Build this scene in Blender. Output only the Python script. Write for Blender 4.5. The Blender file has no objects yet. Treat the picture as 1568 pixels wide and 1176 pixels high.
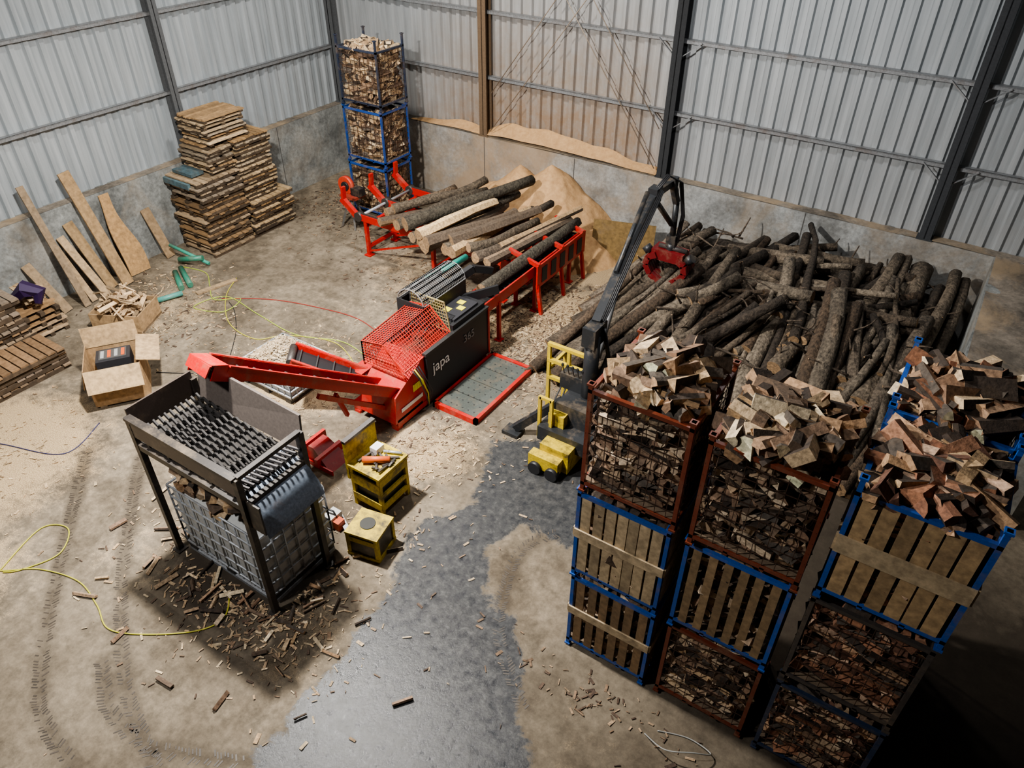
import bpy, math, random
from mathutils import Vector, Matrix, Euler, noise
random.seed(7)
rnd=random.random
def U(a,b): return a+(b-a)*rnd()
SC=bpy.context.scene
try:
    SC.view_settings.view_transform='AgX'; SC.view_settings.look='AgX - Medium High Contrast'
except Exception: pass
# ------------------------------------------------------------ materials
def newmat(name):
    m=bpy.data.materials.new(name); m.use_nodes=True
    nt=m.node_tree; b=nt.nodes["Principled BSDF"]
    return m,nt,b
def N(nt,t,**k):
    n=nt.nodes.new(t)
    for a,v in k.items(): setattr(n,a,v)
    return n
def ramp(nt,stops,src):
    r=nt.nodes.new("ShaderNodeValToRGB"); e=r.color_ramp.elements
    while len(e)<len(stops): e.new(.5)
    for el,(p,c) in zip(e,stops):
        el.position=p; el.color=(c[0],c[1],c[2],1) if not isinstance(c,(int,float)) else (c,c,c,1)
    nt.links.new(src,r.inputs[0]); return r.outputs[0]
def mix(nt,f,a,b,mode='MIX'):
    m=nt.nodes.new("ShaderNodeMix"); m.data_type='RGBA'; m.blend_type=mode
    for s,v in ((0,f),(6,a),(7,b)):
        if hasattr(v,"is_linked") or hasattr(v,"links"): nt.links.new(v,m.inputs[s])
        elif s==0: m.inputs[0].default_value=v
        else: m.inputs[s].default_value=(v[0],v[1],v[2],1)
    return m.outputs[2]
def coords(nt,scale=(1,1,1)):
    tc=N(nt,"ShaderNodeTexCoord"); mp=N(nt,"ShaderNodeMapping"); mp.inputs["Scale"].default_value=scale
    nt.links.new(tc.outputs["Object"],mp.inputs[0]); return mp.outputs[0]
def noi(nt,co,scale,detail=5,rough=.6,dist=0):
    n=N(nt,"ShaderNodeTexNoise"); n.inputs["Scale"].default_value=scale; n.inputs["Detail"].default_value=detail
    n.inputs["Roughness"].default_value=rough; n.inputs["Distortion"].default_value=dist
    nt.links.new(co,n.inputs["Vector"]); return n.outputs["Fac"]
def bump(nt,b,h,strength=.5,dist=.01):
    n=N(nt,"ShaderNodeBump"); n.inputs["Strength"].default_value=strength; n.inputs["Distance"].default_value=dist
    nt.links.new(h,n.inputs["Height"]); nt.links.new(n.outputs[0],b.inputs["Normal"])
def mrange(nt,src,a,b,c,d):
    q=N(nt,"ShaderNodeMapRange"); nt.links.new(src,q.inputs[0])
    for i,v in zip((1,2,3,4),(a,b,c,d)): q.inputs[i].default_value=v
    return q.outputs[0]
def mul(nt,a,b):
    q=N(nt,"ShaderNodeMath",operation='MULTIPLY'); nt.links.new(a,q.inputs[0])
    if isinstance(b,(int,float)): q.inputs[1].default_value=b
    else: nt.links.new(b,q.inputs[1])
    return q.outputs[0]
def colmat(name,sc=(1,1,1),nscale=30,lo=.6,hi=1.25,rough=.85,metal=0,bs=.3,bd=.01,dirt=None,dirtamt=.5,dsc=3.5,dlo=.5):
    m,nt,b=newmat(name); a=N(nt,"ShaderNodeAttribute"); a.attribute_name="Col"
    co=coords(nt,sc); n=noi(nt,co,nscale); r=ramp(nt,[(.3,lo),(.7,hi)],n)
    c=mix(nt,1.0,a.outputs["Color"],r,'MULTIPLY')
    if dirt:
        n2=noi(nt,co,dsc,8,.7); f=ramp(nt,[(dlo,0),(dlo+.2,dirtamt)],n2); c=mix(nt,f,c,dirt)
    nt.links.new(c,b.inputs["Base Color"]); b.inputs["Roughness"].default_value=rough; b.inputs["Metallic"].default_value=metal
    if bs: bump(nt,b,n,bs,bd)
    return m
WOOD=colmat("split_wood",nscale=26,lo=.45,hi=1.25,bs=.6,dirt=(.12,.075,.042),dirtamt=.5,dsc=7,dlo=.52)
BARK=colmat("bark",nscale=20,lo=.25,hi=1.5,rough=.95,bs=1.0,bd=.04,dirt=(.038,.029,.021),dirtamt=.75,dsc=3)
PAINT=colmat("painted_steel",nscale=40,lo=.8,hi=1.08,rough=.42,bs=0,dirt=(.24,.18,.12),dirtamt=.5)
STEEL=colmat("bare_steel",nscale=35,lo=.7,hi=1.15,rough=.5,metal=.4,bs=.1,dirt=(.16,.10,.07),dirtamt=.5)
PLAS=colmat("plastic_and_rubber",nscale=30,lo=.9,hi=1.05,rough=.5,bs=0)
BOARD=colmat("sawn_board",nscale=14,lo=.6,hi=1.15,rough=.85,bs=.2,dirt=(.17,.12,.075),dirtamt=.55,dsc=5)
GRIMY=colmat("grimy_yellow_paint",nscale=30,lo=.7,hi=1.1,rough=.55,bs=.1,dirt=(.045,.035,.02),dirtamt=.95,dsc=5,dlo=.47)
MATT=colmat("matt_black_steel",nscale=30,lo=.8,hi=1.1,rough=.85,bs=0)
MATS=[WOOD,BARK,PAINT,STEEL,PLAS,BOARD,GRIMY,MATT]
W,BK,P,S,PL,BD,GY,MT=range(8)

def concrete(name,base,dustc=(.36,.27,.175),dust=.5,byx=False):
    m,nt,b=newmat(name); co=coords(nt)
    n1=noi(nt,co,1.3,8,.7); n2=noi(nt,co,14,6,.7)
    c=mix(nt,ramp(nt,[(.38,0),(.62,1)],n1),[x*.52 for x in base],[x*1.25 for x in base])
    c=mix(nt,.85,c,ramp(nt,[(.3,.5),(.7,1.2)],n2),'MULTIPLY')
    n3=noi(nt,co,.8,6,.7,.5); c=mix(nt,ramp(nt,[(.46,0),(.62,dust)],n3),c,dustc)
    if byx:
        tc=N(nt,"ShaderNodeTexCoord"); sx=N(nt,"ShaderNodeSeparateXYZ"); nt.links.new(tc.outputs["Object"],sx.inputs[0])
        f=mul(nt,mrange(nt,sx.outputs[0],1.5,3.5,0,.7),mrange(nt,sx.outputs[0],5.5,9.5,1,.15))
        c=mix(nt,mul(nt,f,ramp(nt,[(.35,.2),(.6,1)],n3)),c,(.36,.26,.165))
    nt.links.new(c,b.inputs["Base Color"]); b.inputs["Roughness"].default_value=.88
    bump(nt,b,n2,.35,.01); return m
CONC=concrete("concrete_wall",(.28,.29,.28),dust=.25)
CONCB=concrete("concrete_wall_stained",(.32,.33,.325),dust=.35,byx=True)
CONCD=concrete("dusty_concrete",(.24,.205,.165),dust=.9)

def corrug_mat(name,dusty):
    m,nt,b=newmat(name); co=coords(nt,(6,6,.35)); n=noi(nt,co,1.6,6,.6)
    c=mix(nt,ramp(nt,[(.3,0),(.7,1)],n),(.30,.33,.35),(.47,.50,.52))
    if dusty:
        tc=N(nt,"ShaderNodeTexCoord"); sx=N(nt,"ShaderNodeSeparateXYZ"); nt.links.new(tc.outputs["Object"],sx.inputs[0])
        f=mul(nt,mrange(nt,sx.outputs[0],2.0,4.4,.25,1),mrange(nt,sx.outputs[0],7.8,9.0,1,.15)); f=mul(nt,f,mrange(nt,sx.outputs[2],1.7,5.0,1,.15))
        n2=noi(nt,coords(nt),5,8,.75); c=mix(nt,mul(nt,f,ramp(nt,[(.3,.5),(.6,1)],n2)),c,(.33,.215,.125))
    nt.links.new(c,b.inputs["Base Color"]); b.inputs["Metallic"].default_value=.25; b.inputs["Roughness"].default_value=.5
    return m
CORL=corrug_mat("corrugated_sheet",False); CORB=corrug_mat("corrugated_sheet_dusty",True)

def floor_mat():
    m,nt,b=newmat("workshop_floor"); a=N(nt,"ShaderNodeAttribute"); a.attribute_name="Mask"
    sp=N(nt,"ShaderNodeSeparateColor"); nt.links.new(a.outputs["Color"],sp.inputs[0])
    co=coords(nt); n1=noi(nt,co,.7,9,.68); n2=noi(nt,co,9,8,.75); n3=noi(nt,co,70,3,.6); n4=noi(nt,co,2.6,8,.72,.4)
    c=mix(nt,ramp(nt,[(.38,0),(.58,1)],n1),(.135,.108,.077),(.26,.215,.158))
    c=mix(nt,.75,c,ramp(nt,[(.35,.55),(.62,1.25)],n4),'MULTIPLY')
    c=mix(nt,.9,c,ramp(nt,[(.3,.55),(.7,1.3)],n2),'MULTIPLY')
    def msum(x,y,k,off):
        q=N(nt,"ShaderNodeMath",operation='MULTIPLY_ADD'); nt.links.new(y,q.inputs[0]); q.inputs[1].default_value=k; nt.links.new(x,q.inputs[2])
        w=N(nt,"ShaderNodeMath",operation='ADD'); nt.links.new(q.outputs[0],w.inputs[0]); w.inputs[1].default_value=off; return w.outputs[0]
    f=ramp(nt,[(.42,0),(.8,.92)],msum(msum(msum(sp.outputs[1],n4,1.2,-.6),n2,.7,-.35),n3,.5,-.25))
    c=mix(nt,f,c,mix(nt,ramp(nt,[(.35,0),(.65,1)],n3),(.28,.19,.108),(.64,.49,.30)))
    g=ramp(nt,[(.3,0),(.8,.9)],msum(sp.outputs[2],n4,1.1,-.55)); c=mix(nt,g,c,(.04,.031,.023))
    w=ramp(nt,[(.44,0),(.52,1)],msum(sp.outputs[0],n4,1.0,-.5))
    wc=mix(nt,ramp(nt,[(.35,0),(.65,1)],n2),(.026,.029,.034),(.078,.078,.077))
    c=mix(nt,mul(nt,w,.96),c,wc); nt.links.new(c,b.inputs["Base Color"])
    rr=mix(nt,w,(.9,.9,.9),ramp(nt,[(.35,.08),(.65,.34)],n2)); nt.links.new(rr,b.inputs["Roughness"])
    b.inputs["Specular IOR Level"].default_value=.26
    bump(nt,b,n2,.45,.012); return m
FLOOR=floor_mat()
def simple(name,c1,c2,scale,rough=.9,bs=.5,bd=.01):
    m,nt,b=newmat(name); co=coords(nt); n=noi(nt,co,scale,8,.7)
    nt.links.new(mix(nt,ramp(nt,[(.3,0),(.7,1)],n),c1,c2),b.inputs["Base Color"]); b.inputs["Roughness"].default_value=rough
    bump(nt,b,n,bs,bd); return m
SAW=simple("sawdust",(.40,.235,.112),(.60,.38,.19),9,bs=.6,bd=.02)

# ------------------------------------------------------------ mesh builder
class MB:
    def __init__(s): s.V=[];s.F=[];s.M=[];s.C=[];s.S=[]
    def add(s,vs,fs,mat,cols,smooth=False):
        o=len(s.V); s.V+= [tuple(v) for v in vs]
        for i,f in enumerate(fs):
            s.F.append(tuple(o+j for j in f)); s.M.append(mat if isinstance(mat,int) else mat[i])
            s.C.append(cols if not isinstance(cols,list) else cols[i]); s.S.append(smooth if not isinstance(smooth,list) else smooth[i])
    def box(s,c,sz,mat,col,R=None):
        hx,hy,hz=sz[0]/2,sz[1]/2,sz[2]/2; c=Vector(c)
        vs=[Vector((x*hx,y*hy,z*hz)) for x in(-1,1) for y in(-1,1) for z in(-1,1)]
        if R is not None: vs=[R@v for v in vs]
        s.add([v+c for v in vs],[(0,1,3,2),(4,6,7,5),(0,4,5,1),(2,3,7,6),(0,2,6,4),(1,5,7,3)],mat,col)
    def bb(s,x0,x1,y0,y1,z0,z1,mat,col): s.box(((x0+x1)/2,(y0+y1)/2,(z0+z1)/2),(abs(x1-x0),abs(y1-y0),abs(z1-z0)),mat,col)
    def frame(s,p0,p1,up=(0,0,1)):
        d=Vector(p1)-Vector(p0); L=d.length; d.normalize(); up=Vector(up)
        if abs(d.dot(up))>.98: up=Vector((0,1,0)) if abs(d.y)<.9 else Vector((1,0,0))
        a=up.cross(d).normalized(); b=d.cross(a)
        return Matrix((d,a,b)).transposed(),L
    def beam(s,p0,p1,w,h,mat,col,up=(0,0,1)):
        R,L=s.frame(p0,p1,up); s.box((Vector(p0)+Vector(p1))/2,(L,w,h),mat,col,R)
    def tube(s,p0,p1,r,mat,col,n=8,r1=None,endcol=None,endmat=None):
        s.path([p0,p1],[r,r if r1 is None else r1],mat,col,n,endcol,endmat)
    def path(s,pts,rad,mat,col,n=8,endcol=None,endmat=None,jit=0,smooth=True,sidecols=None):
        pts=[Vector(p) for p in pts]; vs=[]; fs=[]; k=len(pts)
        if isinstance(rad,(int,float)): rad=[rad]*k
        a0=None; prof=[1+jit*U(-.9,.9) for _ in range(n)]
        for i,p in enumerate(pts):
            d=(pts[min(i+1,k-1)]-pts[max(i-1,0)]).normalized()
            if a0 is None:
                up=Vector((0,0,1)) if abs(d.z)<.9 else Vector((1,0,0)); a=up.cross(d).normalized()
            else: a=(a0-d*a0.dot(d)).normalized()
            a0=a; b=d.cross(a)
            for j in range(n):
                t=2*math.pi*j/n; r=rad[i]*prof[j]*(1+jit*.6*(rnd()-.5))
                vs.append(p+a*math.cos(t)*r+b*math.sin(t)*r)
        cols=[]
        for i in range(k-1):
            for j in range(n): fs.append((i*n+j,i*n+(j+1)%n,(i+1)*n+(j+1)%n,(i+1)*n+j)); cols.append(sidecols[j] if sidecols else col)
        nf=len(fs); fs.append(tuple(reversed(range(n)))); fs.append(tuple(range((k-1)*n,k*n)))
        ec=endcol or col; em=mat if endmat is None else endmat
        s.add(vs,fs,[mat]*nf+[em,em],cols+[ec,ec],[smooth]*nf+[False,False])
    def prism(s,poly,L,R,c,mat,cols,endcol,taper=1):
        n=len(poly); c=Vector(c)
        vs=[c+R@Vector((-L/2,p[0],p[1])) for p in poly]+[c+R@Vector((L/2,p[0]*taper,p[1]*taper)) for p in poly]
        fs=[(i,(i+1)%n,n+(i+1)%n,n+i) for i in range(n)]+[tuple(reversed(range(n))),tuple(range(n,2*n))]
        s.add(vs,fs,mat,list(cols)+[endcol,endcol])
    def obj(s,name,mats=None,parent=None):
        me=bpy.data.meshes.new(name); me.from_pydata(s.V,[],s.F)
        for m in (mats or MATS): me.materials.append(m)
        me.polygons.foreach_set("material_index",s.M); me.polygons.foreach_set("use_smooth",s.S)
        at=me.color_attributes.new("Col",'FLOAT_COLOR','CORNER'); buf=[]
        for f,c in zip(s.F,s.C):
            buf+= [c[0],c[1],c[2],1.0]*len(f)
        at.data.foreach_set("color",buf); me.update()
        o=bpy.data.objects.new(name,me); SC.collection.objects.link(o)
        if parent: o.parent=parent
        return o
def vc(c,k=.15):
    f=1+U(-k,k); return (c[0]*f,c[1]*f,c[2]*f)
RED=(.50,.016,.012); BLUE=(.018,.10,.40); BLACK=(.018,.018,.02); YEL=(.58,.42,.03); RUST=(.19,.045,.022); DARKST=(.07,.06,.055); GALV=(.45,.47,.49)

# ------------------------------------------------------------ room shell
X1,Y1,ZC=18.0,-17.0,8.6
def heightobj(name,x0,x1,y0,y1,nx,ny,fn,mat,mask=None,smooth=True):
    vs=[];fs=[]
    for j in range(ny+1):
        for i in range(nx+1):
            x=x0+(x1-x0)*i/nx; y=y0+(y1-y0)*j/ny; vs.append((x,y,fn(x,y)))
    for j in range(ny):
        for i in range(nx):
            a=j*(nx+1)+i; fs.append((a,a+1,a+nx+2,a+nx+1))
    me=bpy.data.meshes.new(name); me.from_pydata(vs,[],fs); me.materials.append(mat)
    if smooth: me.polygons.foreach_set("use_smooth",[True]*len(fs))
    if mask:
        at=me.color_attributes.new("Mask",'FLOAT_COLOR','POINT'); buf=[]
        for v in vs: buf+=list(mask(v[0],v[1]))+[1.0]
        at.data.foreach_set("color",buf)
    me.update(); o=bpy.data.objects.new(name,me); SC.collection.objects.link(o); return o
WET=[(9.3,-6.9),(10.3,-6.2),(11.3,-7.2),(11.2,-8.0),(10.5,-8.0),(10.3,-8.6),(10.75,-9.25),(11.2,-9.4),(11.6,-9.8),(11.9,-10.4),(12.4,-10.8),(12.2,-12.5),(10.3,-13.2),(10.0,-12.1),(9.95,-10.8),(9.7,-9.6),(9.4,-9.0),(9.8,-8.0)]
TRACKS=[[(4.41,-10.37),(5.77,-11.55),(6.71,-12.33),(7.63,-12.97),(8.52,-13.16)],[(5.18,-10.02),(6.59,-11.26),(7.49,-11.92),(8.27,-12.38),(9.22,-12.71)],[(7.7,-12.3),(8.3,-12.6),(9.0,-12.6),(9.9,-12.2)],[(11.0,-7.9),(10.75,-8.4),(10.9,-9.0),(11.2,-9.6),(11.9,-10.2)]]
def sdist(x,y,p,q):
    dx,dy=q[0]-p[0],q[1]-p[1]; t=max(0,min(1,((x-p[0])*dx+(y-p[1])*dy)/(dx*dx+dy*dy))); return math.hypot(x-p[0]-t*dx,y-p[1]-t*dy)
def sdpoly(x,y,poly):
    ins=False; dm=1e9; n=len(poly)
    for i in range(n):
        x1,y1=poly[i]; x2,y2=poly[(i+1)%n]
        if (y1>y)!=(y2>y) and x<(x2-x1)*(y-y1)/(y2-y1)+x1: ins=not ins
        dm=min(dm,sdist(x,y,poly[i],poly[(i+1)%n]))
    return dm if ins else -dm
def blob(x,y,cx,cy,r): return max(0,1-math.hypot(x-cx,y-cy)/r)
def fmask(x,y):
    w=max(0,min(1,.54+sdpoly(x,y,WET)*1.3)) if 8.5<x<13.5 and y<-5.5 else 0
    d=.14
    for cx,cy,r,k in ((7.3,-4.6,1.6,.75),(8.6,-3.2,2.0,.8),(8.6,-7.6,1.4,.65),(5.9,-7.4,1.5,.8),(8.4,-9.2,1.4,.4),(7.6,-1.2,1.7,1.1),(5,-3.5,1.8,.5),(5.2,-5.6,2.0,.35),
                      (3.3,-11.2,2.4,.9),(2.2,-7.2,1.6,.5),(9.2,-4.6,1.8,.6),(9.2,-10.9,1.1,.5),(9.8,-5.5,1.4,.5),(6.8,-11.2,1.2,.4),(5.0,-13.0,2.0,.7),(12.4,-10.2,1.2,.3)):
        d=max(d,k*min(1,1.6*blob(x,y,cx,cy,r)))
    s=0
    for cx,cy,r,k in ((8.0,-10.3,1.9,.9),(8.9,-11.0,1.3,.65),(8.9,-6,1.6,.35),(7.8,-6.3,1.5,.5),(12,-4,4.5,.9),(14,-7,4,.9),(8.7,-9.0,1.0,.5),(12.5,-10,1.8,.45),(9.4,-7.8,1.1,.45),(6.5,-2.5,2,.4),(2.5,-1.5,1.8,.5),(16.8,-8.5,3.8,1.3),(7.5,-12.5,2.2,.35),(4.5,-9.0,1.5,.35),(2.5,-5.5,1.6,.3),(9.6,-13,2,.4),(13.5,-11,2,.35)):  # the blob right of the crate row paints in their cast shadow
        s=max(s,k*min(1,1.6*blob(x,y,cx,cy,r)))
    if y<-7.5:
        for T_ in TRACKS:
            for p,q in zip(T_,T_[1:]):
                dd=sdist(x,y,p,q)
                if dd<.18: s=max(s,.50*(1-(dd/.18)**2)+.1)
    return (w,d,s)
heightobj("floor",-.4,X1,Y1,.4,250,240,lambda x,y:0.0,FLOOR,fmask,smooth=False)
HC=1.66
m=MB(); m.bb(-.4,X1,0,.35,-.2,HC,0,(1,1,1)); m.obj("wall_back_concrete",[CONCB])
m=MB(); m.bb(-.4,0,Y1,0,-.2,HC,0,(1,1,1)); m.obj("wall_left_concrete",[CONC])
m=MB()
for x in (2.1,4.35,6.7,9.1,11.6): m.bb(x-.008,x+.008,-.004,.004,.0,HC-.01,MT,(.08,.075,.07))
for y in (-2.2,-4.6,-7.0,-9.4): m.bb(-.004,.004,y-.008,y+.008,.0,HC-.01,MT,(.08,.075,.07))
m.obj("trim_wall_joints")
def corr(name,axis,a0,a1,pos,z0,z1,mat,sgn=1):
    vs=[];fs=[];a=a0;per=.26; prof=[(0,0),(.13,0),(.155,.055),(.235,.055)]
    pts=[]
    while a<a1:
        for u,d in prof: pts.append((a+u,d))
        a+=per
    for u,d in pts:
        for z in (z0,z1):
            vs.append((u,pos-sgn*d,z) if axis=='x' else (pos-sgn*d,u,z))
    for i in range(len(pts)-1): fs.append((2*i,2*i+2,2*i+3,2*i+1))
    me=bpy.data.meshes.new(name); me.from_pydata(vs,[],fs); me.materials.append(mat); me.update()
    o=bpy.data.objects.new(name,me); SC.collection.objects.link(o); return o
corr("wall_back",'x',-.3,X1,.30,HC-.05,ZC,CORB)
corr("wall_left",'y',Y1,.3,-.30,HC-.05,ZC,CORL,-1)
corr("wall_right",'y',-5.5,.3,X1,0,ZC,CORL,1)
m=MB(); m.bb(-.5,X1+.1,Y1-.1,.5,ZC,ZC+.1,0,(1,1,1)); m.obj("ceiling",[CORL])
m=MB(); m.bb(14.72,15.9,-4.6,-.002,0,HC-.01,0,(1,1,1)); m.obj("wall_bay_side",[CONC])
heightobj("trim_bay_side_dust",14.74,15.88,-4.58,-.01,24,80,lambda x,y:HC+.02+.05*noise.noise(Vector((x*2,y*2,0))),CONCD)
heightobj("trim_ledge_dust_back",0,X1,.0,.24,180,4,lambda x,y:HC+.004+.03*max(0,.3+noise.noise(Vector((x*.9,y*.9,3)))),CONCD)
heightobj("trim_ledge_dust_left",-.24,0,Y1,0,4,160,lambda x,y:HC+.006,CONCD)
gcol=(.30,.31,.32)
def ibeam(m,c,w,d,z0,z1,axis,col):
    x,y=c
    if axis=='x':
        m.bb(x-w/2,x+w/2,y-d/2,y-d/2+.02,z0,z1,MT,col); m.bb(x-w/2,x+w/2,y+d/2-.02,y+d/2,z0,z1,MT,col); m.bb(x-.01,x+.01,y-d/2,y+d/2,z0,z1,MT,col)
        m.bb(x-w/2-.03,x+w/2+.03,y-d/2-.01,y+d/2,z0,z0+.025,MT,col)
    else:
        m.bb(x-d/2,x-d/2+.02,y-w/2,y+w/2,z0,z1,MT,col); m.bb(x+d/2-.02,x+d/2,y-w/2,y+w/2,z0,z1,MT,col); m.bb(x-d/2,x+d/2,y-.01,y+.01,z0,z1,MT,col)
for i,(x,col) in enumerate(((4.32,(.15,.10,.06)),(8.68,(.03,.032,.035)),(13.62,(.045,.048,.053)))):
    m=MB(); ibeam(m,(x,.115),.2,.22,HC,ZC,'x',col); m.obj("trim_post_back_%d"%(i+1))
for i,y in enumerate((-4.55,-9.0,-13.4)):
    m=MB(); ibeam(m,(-.115,y),.17,.22,HC,ZC,'y',(.10,.105,.11)); m.obj("trim_post_left_%d"%(i+1))
m=MB(); ibeam(m,(-.1,.1),.2,.2,HC,ZC,'x',(.10,.105,.11)); m.obj("trim_post_corner")
m=MB()
for z in (2.93,4.23,5.6,6.9): m.bb(-.2,X1,.12,.24,z+.005,z+.025,S,gcol); m.bb(-.2,X1,.12,.135,z-.04,z+.025,S,gcol)
m.obj("trim_girts_back")
m=MB()
for z in (3.0,4.45,5.9,7.2): m.bb(-.24,-.12,Y1,.2,z+.005,z+.025,S,gcol); m.bb(-.135,-.12,Y1,.2,z-.04,z+.025,S,gcol)
m.obj("trim_girts_left")
m=MB()
for x in (8.68,13.62):
    for z in (2.93,4.23):
        m.beam((x-.42,.1,z+.0),(x-.05,.06,z-.28),.035,.015,S,gcol); m.beam((x+.42,.1,z+.0),(x+.05,.06,z-.28),.035,.015,S,gcol)
m.obj("trim_knee_braces")
m=MB()
for a,b in (((4.5,.03,1.8),(8.5,.03,7.0)),((8.5,.05,1.8),(4.5,.05,7.0)),((4.5,.04,2.6),(8.5,.04,7.8)),((8.5,.06,2.6),(4.5,.06,7.8))): m.tube(a,b,.010,S,(.46,.38,.3),5)
m.obj("trim_cable_bracing")

# ------------------------------------------------------------ firewood
SPL=[(.56,.38,.215),(.72,.53,.33),(.42,.26,.145),(.50,.32,.20),(.84,.68,.46),(.30,.18,.11)]
SPLD=[(.31,.20,.13),(.20,.135,.09),(.39,.27,.175),(.14,.095,.065),(.52,.37,.235),(.68,.53,.37)]
SPLR=[(.38,.18,.10),(.28,.13,.075),(.46,.24,.145),(.56,.35,.21),(.17,.085,.055),(.66,.45,.31)]
BRK=[(.045,.031,.022),(.07,.05,.037),(.105,.084,.066)]
def randR(flat=1.0): return Euler((U(0,6.28),U(-.6,.6)*flat,U(0,6.28))).to_matrix()
def stick(m,c,R,L,r,pal):
    k=random.choice((3,3,4,4,5))
    if k==3:
        poly=[(-r*.9,-r*.4),(0,r*U(.8,1.2)),(r*.9,-r*.4),(r*.35,-r*.75),(-r*.35,-r*.75)]; bark=(2,3,4)
    elif k==4:
        poly=[(-r,-r*U(.4,.7)),(-r*U(.7,1),r*U(.4,.7)),(r*U(.7,1),r*U(.5,.8)),(r,-r*U(.3,.6))]; bark=(3,)
    else:
        poly=[(-r,-.3*r),(-.5*r,.5*r),(.5*r,.7*r),(r,-.1*r),(0,-.6*r)]; bark=(2,3,4)
    base=random.choice(pal); bk=random.choice(BRK)
    cols=[vc(bk) if i in bark else vc(base,.2) for i in range(len(poly))]
    e=vc(base,.15); e=tuple(min(.85,x*1.1) for x in e)
    m.prism(poly,L,R,c,W,cols,e,U(.8,1.05))
def heap(m,x0,x1,y0,y1,z,h,n,pal,over=-.03,big=1):
    cx,cy=(x0+x1)/2,(y0+y1)/2
    for i in range(n):
        x=U(x0-over+.12,x1+over-.12); y=U(y0-over+.12,y1+over-.12)
        q=1-max(abs(x-cx)/((x1-x0)/2),abs(y-cy)/((y1-y0)/2))**2.2
        zz=z-.14+(h*q+.10)*(.3+.7*rnd())
        stick(m,(x,y,zz),randR(.5),U(.27,.39)*big,U(.048,.09)*big,pal)
def fill(m,x0,x1,y0,y1,z0,z1,n,pal,end=.5):
    m.bb(x0+.17,x1-.17,y0+.17,y1-.17,z0+.02,z1-.05,W,(.025,.018,.013))  # added dark core, blocks light through the gaps between the sticks
    for side in range(4):
        for i in range(n):
            z=U(z0+.06,z1-.04); r=U(.045,.085)
            horiz=rnd()>end; L=U(.27,.36)
            if horiz: yaw=U(-.35,.35); ins=.09+.02*rnd()
            else: yaw=math.pi/2+U(-.35,.35); ins=L/2+.03+.03*rnd()
            mg=(L/2+.04) if horiz else .1
            if side<2:
                y=y0+ins if side==0 else y1-ins; x=U(x0+mg,x1-mg); R=Euler((U(0,6.3),U(-.35,.35),yaw)).to_matrix()
            else:
                x=x0+ins if side==2 else x1-ins; y=U(y0+mg,y1-mg); R=Euler((U(0,6.3),U(-.35,.35),yaw+math.pi/2)).to_matrix()
            stick(m,(x,y,z),R,L,r,pal)
def crate(x0,y0,z0,w=.94,d=1.0,h=1.2,frame=BLUE,style="mesh",pal=SPLD,top=0,n=95,slat=(.5,.38,.24),ear=.06,gap=.35,board=True,nsl=6,tpal=None,tb=1.0):
    m=MB(); x1,y1,z1=x0+w,y0+d,z0+h; t=.038
    for x in (x0,x1-t):
        for y in (y0,y1-t):
            m.bb(x,x+t,y,y+t,z0,z1+ear,P,vc(frame)); m.bb(x-.012,x+t+.012,y-.012,y+t+.012,z0,z0+.02,P,frame)
            m.bb(x-.012,x+t+.012,y-.012,y+t+.012,z1+ear-.02,z1+ear,P,vc(frame))
    for z in (z0+.08,z1-t):
        for y in (y0,y1-t): m.bb(x0,x1,y,y+t,z,z+t,P,vc(frame))
        for x in (x0,x1-t): m.bb(x,x+t,y0,y1,z,z+t,P,vc(frame))
    for x in (x0+w*.33,x0+w*.66): m.bb(x,x+t,y0,y1,z0+.06,z0+.1,P,frame)
    m.bb(x0+.02,x1-.02,y0+.02,y1-.02,z0+.1,z0+.12,BD,(.25,.18,.12))
    if style=="mesh":
        wc=(.10,.06,.045)
        for s_ in range(4):
            if s_<2:
                y=y0+.01 if s_==0 else y1-.01; k=9
                for i in range(1,k): xx=x0+w*i/k; m.beam((xx,y,z0+.1),(xx+U(-.015,.015),y,z1),.006,.006,S,wc)
                for i in range(1,9): zz=z0+.1+(h-.1)*i/9; m.beam((x0,y,zz),(x1,y,zz+U(-.01,.01)),.006,.006,S,wc)
            else:
                x=x0+.01 if s_==2 else x1-.01; k=10
                for i in range(1,k): yy=y0+d*i/k; m.beam((x,yy,z0+.1),(x,yy,z1),.006,.006,S,wc)
                for i in range(1,9): zz=z0+.1+(h-.1)*i/9; m.beam((x,y0,zz),(x,y1,zz),.006,.006,S,wc)
    else:
        for s_ in range(4):
            k=nsl; span=(w if s_<2 else d)-.1; sw=span/k*(1-gap)
            for i in range(k):
                u=.05+span*(i+.5)/k+U(-.01,.01); c=vc(slat,.25); zb=z0+.1; zt=z1-.02+U(-.02,.02)
                if s_<2:
                    y=y0+.012 if s_==0 else y1-.012; m.bb(x0+u-sw/2,x0+u+sw/2,y-.009,y+.009,zb,zt,BD,c)
                else:
                    x=x0+.012 if s_==2 else x1-.012; m.bb(x-.009,x+.009,y0+u-sw/2,y0+u+sw/2,zb,zt,BD,c)
            if board:
                zz=z0+h*.55
                if s_<2:
                    y=y0-.008 if s_==0 else y1+.008; m.bb(x0,x1,y-.009,y+.009,zz-.055*board,zz+.055*board,BD,(.56,.43,.27))
                else:
                    x=x0-.008 if s_==2 else x1+.008; m.bb(x-.009,x+.009,y0,y1,zz-.055*board,zz+.055*board,BD,(.56,.43,.27))
    fill(m,x0+.01,x1-.01,y0+.01,y1-.01,z0+.12,z1-.02,n,pal)
    if top: heap(m,x0,x1,y0,y1,z1-.02,top,125,tpal or (SPL+SPLD[:2]),big=tb)
    else: heap(m,x0+.04,x1-.04,y0+.04,y1-.04,z1-.13,.0,30,pal)
    return m.obj("firewood_crate")
T=1.245
YF=-9.28
crate(11.9,YF,0.02,style="slat",slat=(.27,.175,.095),h=T-.06)
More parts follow.
